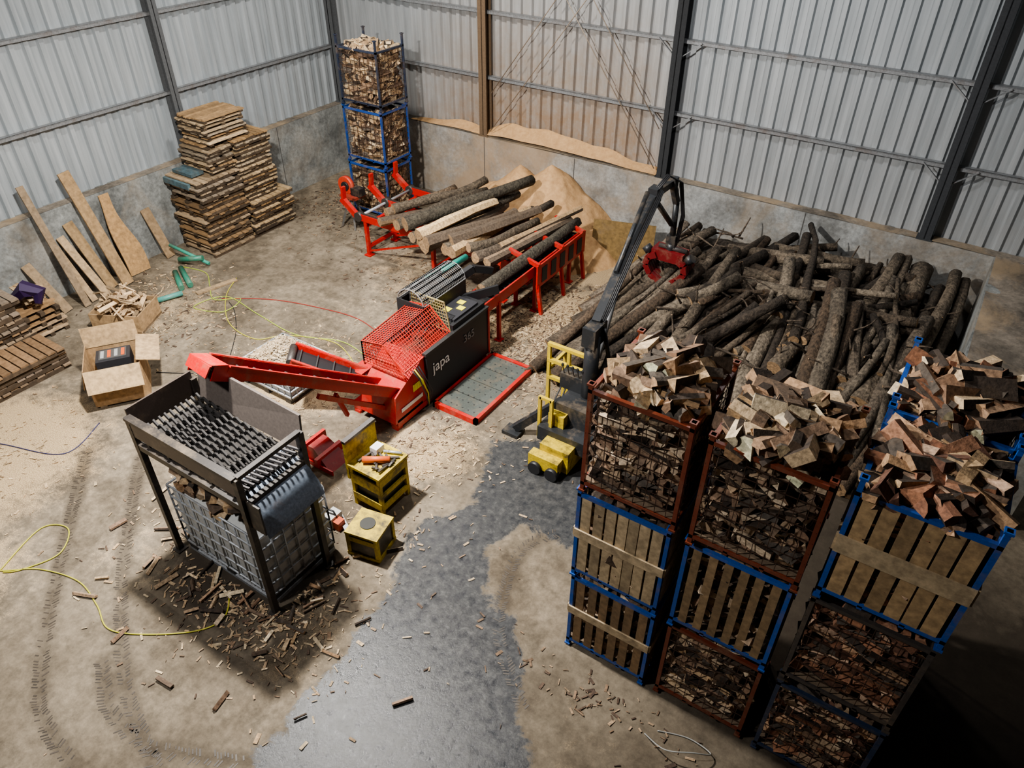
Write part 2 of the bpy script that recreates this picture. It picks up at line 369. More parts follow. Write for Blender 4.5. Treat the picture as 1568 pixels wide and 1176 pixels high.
crate(11.9,YF-.02,.02+T,style="slat",slat=(.48,.365,.225),gap=.15,h=T-.06,nsl=7)
crate(11.92,YF-.03,.02+2*T,frame=RUST,pal=SPLD,top=.28,h=T-.06,tb=1.05)
crate(12.98,YF+.02,0.02,frame=RUST,pal=SPLD+SPL[:2],h=T-.06)
crate(12.98,YF-.02,.02+T,style="slat",slat=(.31,.21,.115),gap=.45,board=0,h=T-.06)
crate(13.0,YF-.08,.02+2*T,frame=RUST,pal=SPLD,top=.28,h=T-.06,tb=1.15)
crate(14.06,YF,0.02,pal=SPLD+SPLR,h=T-.06,frame=(.03,.05,.10))
crate(14.06,YF,.02+T,frame=DARKST,pal=SPLR,h=T-.06)
crate(14.07,YF-.02,.02+2*T,style="slat",slat=(.46,.315,.17),gap=.2,pal=SPLR,top=.22,h=T-.06,ear=.14,board=1.6,tpal=SPLR+SPL[:3],tb=1.18)
for k in range(3): crate(14.07,YF+1.08,.02+k*T,pal=SPLR,frame=BLUE if k else RUST,top=.25 if k==2 else 0,h=T-.06,ear=.14 if k==2 else .06,tpal=SPL+SPLR[:2],tb=1.1)
for k in range(3): crate(1.95+.02*k,-1.95,.02+k*1.235,w=1.1,d=.88,h=1.17,pal=[(.56,.40,.24),(.42,.28,.16),(.26,.165,.10),(.64,.49,.31),(.17,.11,.07),(.14,.09,.06)],frame=(.02,.07,.27) if k<2 else (.03,.04,.07),top=.10 if k==2 else 0,ear=.22 if k==2 else .05,n=95,tpal=[(.56,.40,.24),(.64,.49,.31),(.42,.28,.16)])

# ------------------------------------------------------------ logs
def log(m,a,b,r0,r1,col,bend=.08,end=(.36,.235,.13),split=False,n=9,segs=6):
    a,b=Vector(a),Vector(b); d=b-a; side=d.cross(Vector((U(-1,1),U(-1,1),U(.2,1)))).normalized()
    ph=U(0,3); pts=[];rad=[]
    for i in range(segs+1):
        t=i/segs; pts.append(a+d*t+side*bend*d.length*(math.sin(t*3.1)+.35*math.sin(t*7+ph))*.6)
        rad.append((r0+(r1-r0)*t)*(1+.06*math.sin(i*2+ph)))
    sc=None
    if split:
        k=random.randint(0,n-1); sc=[vc(col,.3) for _ in range(n)]
        for q in range(n//3+1): sc[(k+q)%n]=vc((.11,.08,.056),.2)
    m.path(pts,rad,W if split else BK,col,n,end,W,jit=.24 if split else .13,smooth=not split,sidecols=sc)
BARKC=[(.08,.06,.042),(.115,.087,.061),(.05,.038,.028),(.145,.114,.084),(.10,.068,.044),(.18,.146,.108)]
m=MB()
def H(x,y):
    f=min(1,max(0,(x-8.6)/1.0))*min(1,max(0,(14.6-x)/.5+.3)); g=min(1,max(0,(y+5.0)/1.7))
    return 1.08*f*g
nx,ny=40,34; vs=[];fs=[]
for j in range(ny+1):
    for i in range(nx+1):
        x=8.7+5.9*i/nx; y=-5.0+4.85*j/ny; vs.append((x,y,max(.004,H(x,y)*.72+.08*noise.noise(Vector((x*2,y*2,1))))))
for j in range(ny):
    for i in range(nx): a=j*(nx+1)+i; fs.append((a,a+1,a+nx+2,a+nx+1))
m.add(vs,fs,BK,(.04,.03,.022),True)
for i in range(300):
    reg=rnd()
    if reg<.38: x=U(9.2,11.6); y=U(-4.2,-1.5); ang=math.radians(U(50,75)); L=U(1.7,3.0)
    elif reg<.56: x=U(10.8,13.3); y=U(-2.6,-.6); ang=math.radians(U(-30,30)); L=U(1.2,2.4)
    elif reg<.95: x=U(11.6,14.2); y=U(-4.1,-1.8); ang=math.radians(U(72,108)); L=U(2.0,3.3)
    else: x=U(9.3,14); y=U(-4.3,-1); ang=U(0,3.14); L=U(.8,1.8)
    c=Vector((x,y,0)); d=Vector((math.cos(ang),math.sin(ang),0))*L/2
    a=c-d; b=c+d
    for q in (a,b): q.x=max(8.75,min(14.5,q.x)); q.y=max(-5.2,min(-.2,q.y))
    k=.45+.55*rnd(); r=random.choice((U(.04,.07),U(.07,.11),U(.07,.11),U(.10,.15)))
    a.z=r+H(a.x,a.y)*k*U(.75,1.0); b.z=r+H(b.x,b.y)*k*U(.95,1.38)
    log(m,a,b,r,r*U(.55,.8),vc(random.choice(BARKC),.3),U(.02,.16) if r<.09 else U(.02,.07))
for a,b,r in (((13.65,-3.9,.65),(13.75,-.55,1.45),.20),((14.1,-3.2,.75),(14.25,-.45,1.4),.13),((12.9,-4.1,.7),(13.35,-.6,1.55),.13),((14.4,-2.6,.6),(14.45,-.4,1.3),.11),((13.2,-3.6,.7),(13.5,-.5,1.5),.11),
              ((12.4,-3.9,.8),(12.9,-1.0,1.35),.12),((9.0,-4.5,.2),(9.9,-2.4,1.25),.1),((9.3,-4.6,.3),(10.1,-2.3,1.35),.11),((8.9,-4.0,.15),(9.6,-2.0,1.2),.09),((9.7,-4.4,.5),(10.4,-2.3,1.35),.10),
              ((10.3,-4.5,.5),(10.6,-1.8,1.4),.11),((10.8,-4.6,.5),(10.9,-1.6,1.35),.12),((10.7,-1.4,1.2),(12.3,-1.2,1.35),.13),((11.2,-2.0,1.2),(12.8,-1.7,1.3),.12),((11.4,-1.0,1.3),(12.9,-.8,1.35),.11)):
    log(m,a,b,r,r*.75,vc((.155,.122,.088),.25),.05,n=12)
for i in range(90):
    x=U(9.3,14.3); y=U(-4,-.5); z=H(x,y)+.08; a=Vector((x,y,z)); b=a+Vector((U(-.6,.6),U(-.6,.4),U(.0,.32)))
    b.y=min(b.y,-.1); b.x=min(b.x,14.6); log(m,a,b,.022,.010,vc((.12,.09,.065),.3),.2,n=5)
m.obj("log_pile")

# ------------------------------------------------------------ log deck with logs
m=MB(); zt=.85
for y in (-3.45,-2.6,-1.8):
    m.beam((3.55,y,zt),(7.3,y,zt),.10,.14,P,RED)
    m.beam((3.6,y,zt+.075),(7.3,y,zt+.075),.05,.02,S,DARKST)
    m.beam((3.55,y,zt-.03),(3.15,y,zt+.28),.09,.12,P,RED)
    m.beam((3.2,y,zt+.2),(3.22,y,zt+.55),.05,.10,P,RED); m.tube((3.6,y-.07,zt),(3.6,y+.07,zt),.10,S,DARKST,14)
    for x in (3.75,5.5,7.15):
        m.beam((x,y,zt),(x,y,.0),.07,.07,P,RED); m.box((x,y,.012),(.16,.16,.024),P,RED)
    m.beam((3.75,y,.1),(5.5,y,zt-.1),.035,.035,P,RED)
for x in (3.75,5.5,7.15):
    m.beam((x,-3.45,.2),(x,-1.8,.2),.06,.06,P,RED); m.beam((x,-3.45,zt-.16),(x,-1.8,zt-.16),.07,.07,P,RED)
m.tube((3.6,-3.5,zt),(3.6,-1.75,zt),.03,S,GALV,8)
for x in (7.42,7.84):
    m.beam((x,-5.05,.86),(x,-1.75,.86),.03,.20,P,RED)
    for y in (-4.6,-3.4,-2.1): m.beam((x,y,.8),(x,y,0),.06,.06,P,RED); m.box((x,y,.01),(.14,.14,.02),P,RED)
m.bb(7.44,7.82,-5.05,-1.8,.80,.83,PL,BLACK)
for i in range(21): m.beam((7.44,-4.98+i*.15,.845),(7.82,-4.98+i*.15,.845),.02,.03,PL,(.03,.03,.03))
for y in (-1.75,-5.05): m.tube((7.40,y,.84),(7.86,y,.84),.07,S,DARKST,12)
m.bb(7.92,7.95,-3.5,-1.7,.55,1.0,P,RED)
for i in range(5): m.bb(7.945,7.96,-3.35+i*.33,-3.17+i*.33,.62,.92,PL,BLACK)
for y in (-3.45,-2.6,-1.8): m.beam((7.95,y,1.0),(7.3,y,1.15),.06,.08,P,RED); m.beam((7.93,y,.6),(8.02,y,.0),.06,.06,P,RED)
m.obj("log_deck")
m=MB()
LG=[(4.5,-3.4,-1.6,.10,(.20,.14,.09)),(4.75,-3.8,-1.9,.10,(.36,.25,.15)),(5.0,-3.8,-1.4,.11,(.10,.08,.058)),(5.3,-4.0,-1.5,.10,(.13,.10,.07)),(5.6,-4.0,-1.35,.12,(.085,.07,.052)),(5.9,-4.1,-1.7,.13,(.62,.43,.235)),(6.2,-4.0,-1.6,.11,(.15,.12,.085)),
    (6.5,-4.1,-1.8,.12,(.54,.37,.20)),(6.8,-4.0,-2.0,.10,(.12,.09,.065)),(7.05,-4.0,-1.6,.09,(.34,.23,.14)),(6.65,-3.7,-1.3,.09,(.10,.08,.06))]
for x,y0,y1,r,c in LG:
    sp=c[0]>.28; log(m,(x+U(-.3,.15),y0,1.0+r*.4+U(0,.12)),(x+U(-.05,.6),y1,1.0+r*.5+U(0,.16)),r,r*.8,c,.06,split=sp,n=7 if sp else 11)
log(m,(5.7,-4.1,1.26),(6.15,-2.2,1.34),.12,.08,(.68,.48,.26),.04,split=True,n=6)
log(m,(5.95,-4.2,1.24),(6.75,-2.4,1.34),.13,.10,(.60,.42,.225),.05,split=True,n=6)
log(m,(5.2,-3.9,1.26),(6.3,-1.1,1.44),.13,.10,(.08,.068,.05),.07,n=12)
log(m,(6.3,-3.9,1.22),(7.1,-2.1,1.36),.11,.08,(.50,.34,.185),.05,split=True,n=6)
log(m,(4.4,-3.3,1.17),(5.3,-1.3,1.30),.10,.08,(.13,.10,.07),.06,n=11)
log(m,(6.7,-3.9,1.20),(7.2,-2.3,1.26),.09,.07,(.11,.085,.06),.07,n=10)
log(m,(7.55,-4.7,.96),(7.68,-1.55,1.05),.12,.09,(.085,.073,.054),.03,n=12)
log(m,(7.05,-3.4,1.1),(7.6,-1.3,1.22),.08,.06,(.46,.31,.17),.03,split=True,n=7)
m.obj("logs_on_deck")

def sd(x,y):
    z=0
    for cx,cy,h,s in ((6.4,-.42,1.60,.76),(5.5,-.25,1.35,.75),(7.0,-.6,1.12,.74),(4.8,-.2,.8,.6)):
        z=max(z,h-s*math.hypot(x-cx,y-cy)*1.08)
    n=noise.noise(Vector((x*2.2,y*2.2,0)))*.10+noise.noise(Vector((x*7,y*7,2)))*.03
    return max(-.03,z+n*(1 if z>.02 else 0)-(.03 if z<=0 else 0))
heightobj("sawdust_pile",3.8,8.7,-2.4,-.005,110,60,sd,SAW)
heightobj("sawdust_ledge_drift",2.2,8.56,.005,.24,110,6,lambda x,y:HC+.015+max(0,.30+.24*noise.noise(Vector((x*1.3,0,5))))*(.25+y/.26)*max(0,1-abs(x-5.9)/3.6),SAW)
m=MB(); R,_=m.frame((7.72,-1.02,0),(8.98,-.62,0)); R2=R@Euler((math.radians(-14),0,0)).to_matrix(); m.box((8.33,-.74,.43),(1.28,.02,.86),BD,(.21,.135,.05),R2)
m.box((8.33,-.77,.30),(1.26,.012,.03),BD,(.14,.085,.04),R2); m.obj("plywood_sheet")

# ------------------------------------------------------------ processor
root=bpy.data.objects.new("firewood_processor",None); SC.collection.objects.link(root)
m=MB()
m.bb(7.1,7.95,-6.9,-5.2,.16,.72,P,RED); m.bb(7.05,7.2,-7.5,-5.1,.05,.2,P,RED); m.bb(7.8,7.95,-7.5,-5.1,.05,.2,P,RED)
for x in (7.12,7.88):
    for y in (-7.45,-5.2): m.bb(x-.06,x+.06,y-.06,y+.06,0,.05,P,RED)
m.bb(7.95,7.99,-6.78,-5.15,.12,1.0,PL,BLACK); m.bb(7.93,8.0,-6.80,-5.13,.98,1.03,PL,(.03,.03,.03)); m.bb(7.93,8.005,-5.16,-5.12,.1,1.0,P,RED)
m.bb(7.3,7.95,-6.05,-5.18,.7,1.12,PL,BLACK)
m.bb(7.5,7.9,-5.95,-5.3,1.12,1.16,PL,(.03,.03,.035))
for x,y in ((7.62,-5.75),(7.78,-5.6),(7.68,-5.45)): m.box((x,y,1.165),(.12,.11,.006),PL,(.85,.75,.03))
m.add([(7.25,-7.55,.15),(7.95,-7.55,.15),(7.95,-6.8,.15),(7.25,-6.8,.15),(7.3,-7.5,.62),(7.95,-7.5,.62),(7.95,-6.8,.98),(7.2,-6.8,.98)],
      [(0,3,2,1),(0,1,5,4),(1,2,6,5),(2,3,7,6),(3,0,4,7),(4,5,6,7)],P,RED)
m.bb(7.955,7.965,-7.4,-6.9,.3,.36,PL,(.8,.8,.8)); m.bb(7.955,7.962,-7.1,-6.85,.5,.62,PL,(.75,.7,.1))
m.bb(7.35,7.9,-6.9,-6.0,.7,.92,P,(.20,.02,.015))
m.bb(6.7,7.1,-6.6,-5.5,.3,.8,PL,BLACK); m.tube((6.9,-6.9,.55),(6.9,-6.5,.55),.14,PL,(.03,.03,.03),14); m.bb(6.85,7.1,-7.3,-6.9,.3,.6,P,RED)
for k in range(7):
    a=Vector((7.1+.1*k,-6.6,1.0)); m.path([a,a+Vector((.03,.15,.18)),a+Vector((-.02,.4,.22)),a+Vector((0,.6,.1))],.014,PL,BLACK,6)
for k in range(4):
    m.path([(7.97,-7.1+.05*k,.9),(8.06,-7.05+.06*k,.75-.05*k),(8.08,-6.95+.05*k,.4),(8.03,-6.85,.12)],.011,PL,(.5,.5,.06) if k==1 else BLACK,6)
def grid(m,p00,p10,p01,p11,nu,nv,r,mat,col):
    p00,p10,p01,p11=map(Vector,(p00,p10,p01,p11))
    for i in range(nu+1):
        t=i/nu; k=2.2 if i in(0,nu) else 1; m.beam(p00.lerp(p10,t),p01.lerp(p11,t),r*k,r*k,mat,col)
    for j in range(nv+1):
        t=j/nv; k=2.2 if j in(0,nv) else 1; m.beam(p00.lerp(p01,t),p10.lerp(p11,t),r*k,r*k,mat,col)
OR=(.55,.035,.02)
grid(m,(7.95,-7.25,.95),(7.95,-6.1,1.0),(7.55,-7.25,1.30),(7.55,-6.1,1.38),24,10,.008,P,OR)
grid(m,(7.55,-7.25,1.30),(7.55,-6.1,1.38),(7.15,-7.25,1.22),(7.15,-6.1,1.32),24,8,.008,P,OR)
grid(m,(7.15,-7.25,.85),(7.95,-7.25,.85),(7.15,-7.25,1.22),(7.6,-7.25,1.30),12,8,.008,P,OR)
grid(m,(7.15,-6.1,1.32),(7.15,-7.25,1.22),(7.15,-6.1,.8),(7.15,-7.25,.8),18,8,.008,P,OR)
grid(m,(7.15,-6.05,1.0),(7.9,-6.05,1.0),(7.15,-6.05,1.5),(7.8,-6.05,1.5),14,9,.008,S,(.5,.42,.2))
prev=None
for k in range(9):
    t=math.pi*k/8; p=(7.25+.26*math.cos(t),0,1.38+.24*math.sin(t))
    if prev: grid(m,(prev[0],-6.2,prev[2]),(prev[0],-5.1,prev[2]),(p[0],-6.2,p[2]),(p[0],-5.1,p[2]),26,2,.006,S,(.4,.4,.4))
    prev=p
m.bb(6.98,7.52,-6.22,-6.2,1.0,1.4,PL,BLACK); m.bb(6.98,7.03,-6.2,-5.1,1.0,1.38,PL,BLACK); m.bb(7.49,7.52,-6.2,-5.1,1.1,1.38,S,DARKST)
m.bb(7.05,7.45,-6.0,-5.3,1.1,1.4,S,(.10,.10,.10))
m.tube((6.92,-5.45,1.32),(6.98,-4.35,1.3),.055,P,(.03,.42,.33),14); m.tube((6.90,-5.75,1.33),(6.92,-5.45,1.32),.07,S,GALV,14)
m.beam((7.1,-5.2,1.1),(7.3,-4.6,1.28),.10,.14,PL,BLACK); m.beam((7.3,-4.6,1.28),(7.42,-4.2,1.1),.08,.12,PL,BLACK); m.beam((7.5,-5.25,1.05),(7.9,-4.7,1.12),.05,.16,PL,BLACK)
m.beam((7.05,-5.2,.5),(7.05,-5.2,1.3),.08,.08,P,RED)
m.obj("processor_body",parent=root)
def conveyor(m,a,b,w,h,mat,col):
    a,b=Vector(a),Vector(b); R,L=m.frame(a,b); side=R.col[1]; up=R.col[2]
    m.beam(a,b,w,.02,mat,col)
    for s_ in (-1,1):
        m.beam(a+side*s_*w/2+up*h/2,b+side*s_*w/2+up*h/2,.025,h,mat,col)
        m.beam(a+side*s_*(w/2+.015)+up*h,b+side*s_*(w/2+.015)+up*h,.04,.02,mat,col)
    m.beam(a+up*.03,b+up*.03,w-.04,.02,PL,BLACK)
    n=int(L/.25)
    for i in range(n):
        p=a.lerp(b,(i+.5)/n)+up*.055; m.beam(p-side*(w/2-.03),p+side*(w/2-.03),.02,.04,PL,(.03,.03,.03))
    m.tube(b-side*w*.5+up*.05,b+side*w*.5+up*.05,.06,S,DARKST,12)
m=MB(); conveyor(m,(7.72,-7.2,.42),(7.45,-9.85,2.37),.36,.15,P,RED)
for s_ in (-1,1): m.beam((7.45+s_*.19,-9.6,2.26),(7.44+s_*.19,-10.00,2.52),.02,.19,P,RED)
m.beam((7.45,-9.78,2.50),(7.44,-9.98,2.61),.40,.02,P,RED); m.beam((7.44,-9.98,2.61),(7.43,-10.07,2.50),.40,.02,P,RED)
m.beam((7.6,-8.3,1.09),(7.55,-8.1,.55),.05,.05,P,RED); m.beam((7.75,-7.3,.2),(7.6,-8.6,1.25),.05,.07,P,RED)
m.obj("output_conveyor",parent=root)
m=MB(); conveyor(m,(7.25,-7.25,.42),(6.35,-7.95,1.02),.42,.12,P,RED); m.beam((7.25,-7.25,.4),(7.25,-7.25,.02),.2,.1,P,RED); m.obj("waste_conveyor",parent=root)
m=MB()
m.bb(8.02,8.86,-6.75,-6.69,.0,.10,P,RED); m.bb(8.02,8.86,-5.14,-5.08,.0,.10,P,RED); m.bb(8.80,8.86,-6.75,-5.08,.0,.10,P,RED); m.bb(8.02,8.06,-6.75,-5.08,.0,.10,P,RED)
for k in range(4): m.bb(8.07,8.79,-6.66+.385*k,-6.66+.385*k+.37,.05,.075,P,(.09,.10,.09))
for i in range(6):
    for j in range(10): m.box((8.15+.11*i,-6.58+.155*j,.078),(.02,.02,.006),PL,(.05,.05,.05))
m.obj("step_platform",parent=root)
def text(s,loc,rot,size,col,parent):
    cu=bpy.data.curves.new("label","FONT"); cu.body=s; cu.size=size; cu.extrude=.002
    mm,nt,b=newmat("label_ink"); n=noi(nt,coords(nt),20); nt.links.new(ramp(nt,[(.2,[c*.9 for c in col]),(.8,col)],n),b.inputs["Base Color"])
    cu.materials.append(mm); o=bpy.data.objects.new("label",cu); SC.collection.objects.link(o); o.location=loc; o.rotation_euler=rot; o.parent=parent
text("japa",(8.0,-6.66,.60),(math.pi/2,0,math.pi/2),.27,(.9,.9,.9),root)
text("365",(8.0,-5.85,.70),(math.pi/2,0,math.pi/2),.20,(.22,.22,.22),root)

# ------------------------------------------------------------ cleaner stand with tote
m=MB(); hx0,hx1,hy0,hy1=7.1,8.85,-10.8,-9.95
HB=(.035,.029,.025)
for x,y in ((hx0,hy0),(hx1,hy0),(hx1,hy1),(hx0,hy1)):
    m.beam((x,y,0),(x,y,2.2),.07,.07,P,HB); m.box((x,y,.01),(.14,.14,.02),P,HB)
for a,b in (((hx0,hy0),(hx1,hy0)),((hx1,hy0),(hx1,hy1)),((hx1,hy1),(hx0,hy1)),((hx0,hy1),(hx0,hy0))):
    m.beam((a[0],a[1],1.78),(b[0],b[1],1.78),.06,.08,P,HB)
BR=(.075,.055,.045)
m.bb(hx0,hx1,hy0-.03,hy0,1.94,2.2,P,BR); m.bb(hx0,hx1,hy0-.06,hy0+.03,2.18,2.22,P,HB)
m.bb(hx0-.02,hx0,hy0,hy1,1.95,2.30,P,BR)
m.add([(hx0,hy1,1.9),(hx1,hy1,1.9),(hx1-.1,hy1+.12,2.30),(hx0,hy1+.12,2.38),(hx0,hy1+.02,1.9),(hx1,hy1+.02,1.9),(hx1-.1,hy1+.15,2.30),(hx0,hy1+.15,2.38)],[(0,1,2,3),(5,4,7,6),(3,2,6,7),(0,3,7,4),(1,5,6,2)],MT,(.12,.098,.085))
m.beam((hx1,hy0,2.2),(hx1,hy1,2.2),.06,.05,P,HB)
m.bb(hx0+.02,hx1-.3,hy0+.02,hy1-.02,1.825,1.835,MT,(.03,.026,.023))  # added dark pan, paints the shade in the gaps under the bars
nb=11
for i in range(nb):
    y=hy0+.06+(hy1-hy0-.12)*i/(nb-1)
    for k in range(12):
        xa=hx0+.08+k*.135; za=1.98-.012*k
        m.beam((xa,y,za+.06),(xa+.09,y,za),.022,.045,MT,(.05,.046,.044)); m.beam((xa+.09,y,za),(xa+.135,y,za+.05),.022,.035,MT,(.022,.02,.019))
for k in range(5): m.beam((hx0+.2+k*.35,hy0,1.88),(hx0+.2+k*.35,hy1,1.88),.04,.04,P,HB)
for i in range(13):
    y=hy0+.04+(hy1-hy0-.08)*i/12; m.beam((hx1-.2,y,1.93),(hx1+.02,y,1.98),.02,.03,MT,(.12,.11,.11))
cs=[(hx1-.28,1.86),(hx1-.1,1.83),(hx1+.08,1.74),(hx1+.2,1.60),(hx1+.26,1.44)]
vs=[];fs=[]
for x,z in cs: vs+=[(x,hy0+.02,z),(x,hy1-.02,z)]
for i in range(4): fs.append((2*i,2*i+2,2*i+3,2*i+1))
m.add(vs,fs,S,(.15,.18,.225),True)
m.bb(hx1+.0,hx1+.24,hy0,hy0+.02,1.5,1.9,P,HB)
m.obj("firewood_cleaning_grate")
m=MB(); ix0,ix1,iy0,iy1=7.2,8.76,-10.72,-9.72
m.bb(ix0+.03,ix1-.03,iy0+.03,iy1-.03,.14,1.08,PL,(.50,.50,.48)); m.bb(ix0,ix1,iy0,iy1,.0,.05,S,GALV)
for x in (ix0+.08,(ix0+ix1)/2,ix1-.08): m.bb(x-.07,x+.07,iy0,iy1,.05,.13,PL,(.05,.05,.05))
for z in (.16,.35,.55,.75,.95,1.14):
    for y in (iy0,iy1): m.tube((ix0,y,z),(ix1,y,z),.014,S,GALV,6)
    for x in (ix0,ix1): m.tube((x,iy0,z),(x,iy1,z),.014,S,GALV,6)
for k in range(9):
    x=ix0+(ix1-ix0)*k/8
    for y in (iy0,iy1): m.tube((x,y,.13),(x,y,1.14),.013,S,GALV,6)
for k in range(7):
    y=iy0+(iy1-iy0)*k/6
    for x in (ix0,ix1): m.tube((x,y,.13),(x,y,1.14),.013,S,GALV,6)
heap(m,ix0+.02,ix1-.02,iy0+.02,iy1-.02,1.14,.50,250,SPLD+SPL[:3],over=0)
m.obj("wood_tote_container")

# ------------------------------------------------------------ crane
root=bpy.data.objects.new("forestry_crane",None); SC.collection.objects.link(root)
m=MB(); BC=(.022,.024,.027)
m.bb(9.95,10.75,-6.75,-5.7,.28,.52,P,BC); m.bb(10.12,10.58,-6.95,-6.5,.05,.42,GY,YEL); m.bb(10.02,10.50,-7.10,-6.95,.08,.30,GY,YEL); m.tube((10.15,-7.16,.10),(10.15,-7.06,.10),.10,PL,BLACK,14); m.tube((10.42,-7.16,.10),(10.42,-7.06,.10),.10,PL,BLACK,14)
for x in (10.0,10.7): m.beam((x,-5.75,.3),(x,-5.75,0),.08,.08,P,BC)
m.bb(10.1,10.6,-6.5,-6.1,.5,.85,P,BC); m.bb(10.05,10.30,-6.62,-6.5,.48,.72,GY,YEL)
for x in (9.93,10.12): m.beam((x,-6.66,.25),(x,-6.66,1.0),.045,.045,P,YEL)
m.beam((9.93,-6.66,.98),(10.12,-6.66,.98),.045,.045,P,YEL)
m.beam((10.1,-6.3,.75),(9.45,-6.55,.1),.09,.12,P,BC); m.box((9.42,-6.56,.03),(.28,.22,.06),P,BC); m.beam((10.6,-6.3,.75),(11.2,-6.1,.1),.09,.12,P,BC); m.box((11.22,-6.1,.03),(.26,.22,.06),P,BC)
for x in (9.62,9.95,10.22): m.beam((x,-5.9,.15),(x,-5.9,1.36),.05,.05,P,YEL)
for z in (.75,1.06,1.34): m.beam((9.6,-5.9,z),(10.25,-5.9,z),.06,.05,P,YEL)
m.beam((9.62,-5.9,.9),(9.62,-5.4,.9),.05,.05,P,YEL); m.beam((9.62,-5.4,.0),(9.62,-5.4,.9),.05,.05,P,YEL); m.beam((9.62,-5.9,.17),(9.62,-5.9,0),.05,.05,P,YEL); m.beam((10.22,-5.9,.17),(10.22,-5.9,0),.05,.05,P,YEL)
m.bb(9.95,10.5,-6.15,-5.95,.85,1.1,P,BC)
for k in range(6): m.beam((10.0+.08*k,-6.12,1.1),(10.0+.08*k,-6.18,1.27),.012,.012,S,DARKST); m.box((10.0+.08*k,-6.18,1.28),(.03,.03,.04),PL,BLACK)
for k in range(7): m.path([(9.98+.07*k,-6.1,.9),(9.95+.08*k,-6.25,.7-.03*k),(10.05+.05*k,-6.5,.5),(10.2+.03*k,-6.3,.5)],.013,PL,BLACK,6)
m.tube((10.4,-6.1,.5),(10.4,-6.1,1.9),.11,P,BC,14); m.tube((10.4,-6.1,.5),(10.4,-6.1,.8),.18,P,BC,16); m.bb(10.3,10.5,-6.25,-5.9,1.75,2.05,P,BC)
B0=Vector((10.38,-6.0,2.0)); B1=Vector((10.06,-3.68,2.95))
m.beam(B0,B0.lerp(B1,.55)+Vector((0,0,.05)),.12,.18,P,BC); m.beam(B0.lerp(B1,.5)+Vector((0,0,.05)),B1,.10,.13,P,BC)
m.tube((10.38,-5.85,1.35),B0.lerp(B1,.38)+Vector((0,0,-.12)),.045,S,(.25,.26,.27),10); m.tube(B0.lerp(B1,.3)+Vector((0,0,.16)),B1+Vector((0,-.3,.14)),.035,P,BC,10)
m.box(B1,(.15,.2,.24),P,BC); B2=Vector((10.10,-3.1,2.96)); B3=Vector((10.13,-2.88,2.55))
m.beam(B1,B2,.08,.10,P,BC); m.beam(B2,B3,.08,.10,P,BC); m.tube(B1+Vector((0,.05,-.1)),(10.12,-2.95,2.2),.045,P,BC,10); m.box(B2,(.14,.14,.16),P,BC)
m.tube(B3,(10.12,-2.8,1.9),.05,P,BC,10); m.box((10.12,-2.8,1.85),(.16,.14,.2),P,BC)
for k in range(3):
    o_=Vector((.03*k,-.02*k,.0)); m.path([B1+o_+Vector((0,0,.1)),B1.lerp(B2,.6)+o_+Vector((0,0,.2)),B2+o_+Vector((.08,.1,0)),B3+o_+Vector((.1,.05,-.2)),Vector((10.18,-2.8,1.85))+o_],.014,PL,BLACK,6)
    m.path([B0+o_+Vector((.1,0,0)),B0+o_+Vector((.16,.1,-.5)),Vector((10.5,-6.2,1.0))+o_],.016,PL,BLACK,6)
    m.path([B0+o_+Vector((.08,0,.1)),B0.lerp(B1,.5)+o_+Vector((.09,0,.16)),B1+o_+Vector((.09,0,.1))],.012,PL,BLACK,6)
m.obj("crane_boom",parent=root)
m=MB(); GX,GY_=10.12,-2.8; DR=(.15,.009,.011)
m.tube((GX,GY_,1.8),(GX,GY_,1.64),.08,P,BC,12); m.beam((GX-.28,GY_,1.60),(GX+.28,GY_,1.60),.30,.18,P,DR)
for s_ in (-1,1):
    for dy in (-.16,-.08,.0,.08,.16):
        pts=[Vector((GX+s_*.18,GY_+dy,1.60)),Vector((GX+s_*.32,GY_+dy,1.52)),Vector((GX+s_*.35,GY_+dy,1.38)),Vector((GX+s_*.25,GY_+dy,1.22)),Vector((GX+s_*.08,GY_+dy,1.12))]
        for a,b in zip(pts,pts[1:]): m.beam(a,b,.06,.10,P,DR)
    m.tube((GX+s_*.34,GY_-.06,1.58),(GX+s_*.42,GY_-.06,1.66),.08,P,BC,12)
m.tube((GX-.2,GY_-.02,1.72),(GX+.3,GY_-.02,1.72),.04,S,DARKST,10)
m.obj("crane_grapple",parent=root)

# ------------------------------------------------------------ tool stand, block, chock, small things
m=MB()
m.bb(8.42,8.92,-8.97,-8.42,.10,.14,GY,YEL)
for x in (8.44,8.90):
    for y in (-8.95,-8.44): m.beam((x,y,0),(x,y,.72),.05,.05,GY,YEL)
m.bb(8.42,8.92,-8.98,-8.96,.14,.24,GY,YEL); m.bb(8.90,8.93,-8.97,-8.42,.12,.20,GY,YEL); m.bb(8.90,8.93,-8.97,-8.42,.34,.40,GY,YEL); m.bb(8.42,8.92,-8.98,-8.96,.42,.58,GY,YEL); m.bb(8.90,8.93,-8.97,-8.42,.54,.66,GY,YEL)
m.bb(8.46,8.88,-8.93,-8.46,.14,.62,P,(.03,.03,.025)); m.bb(8.40,8.94,-8.99,-8.40,.68,.72,GY,vc(YEL))
m.bb(8.36,8.40,-8.98,-8.40,.45,1.08,GY,YEL); m.beam((8.38,-8.98,1.08),(8.38,-8.4,1.08),.07,.04,P,DARKST)
m.tube((8.55,-8.85,.78),(8.85,-8.65,.78),.045,PL,(.6,.12,.03),10); m.bb(8.5,8.62,-8.65,-8.5,.72,.82,PL,(.7,.7,.68)); m.tube((8.65,-8.55,.75),(8.88,-8.45,.75),.02,S,GALV,8)
for k in range(12): m.beam((U(8.45,8.9),U(-8.9,-8.45),.74),(U(8.45,8.9),U(-8.9,-8.45),.76),.03,.02,S,vc(DARKST,.5))
m.obj("steel_tool_stand")
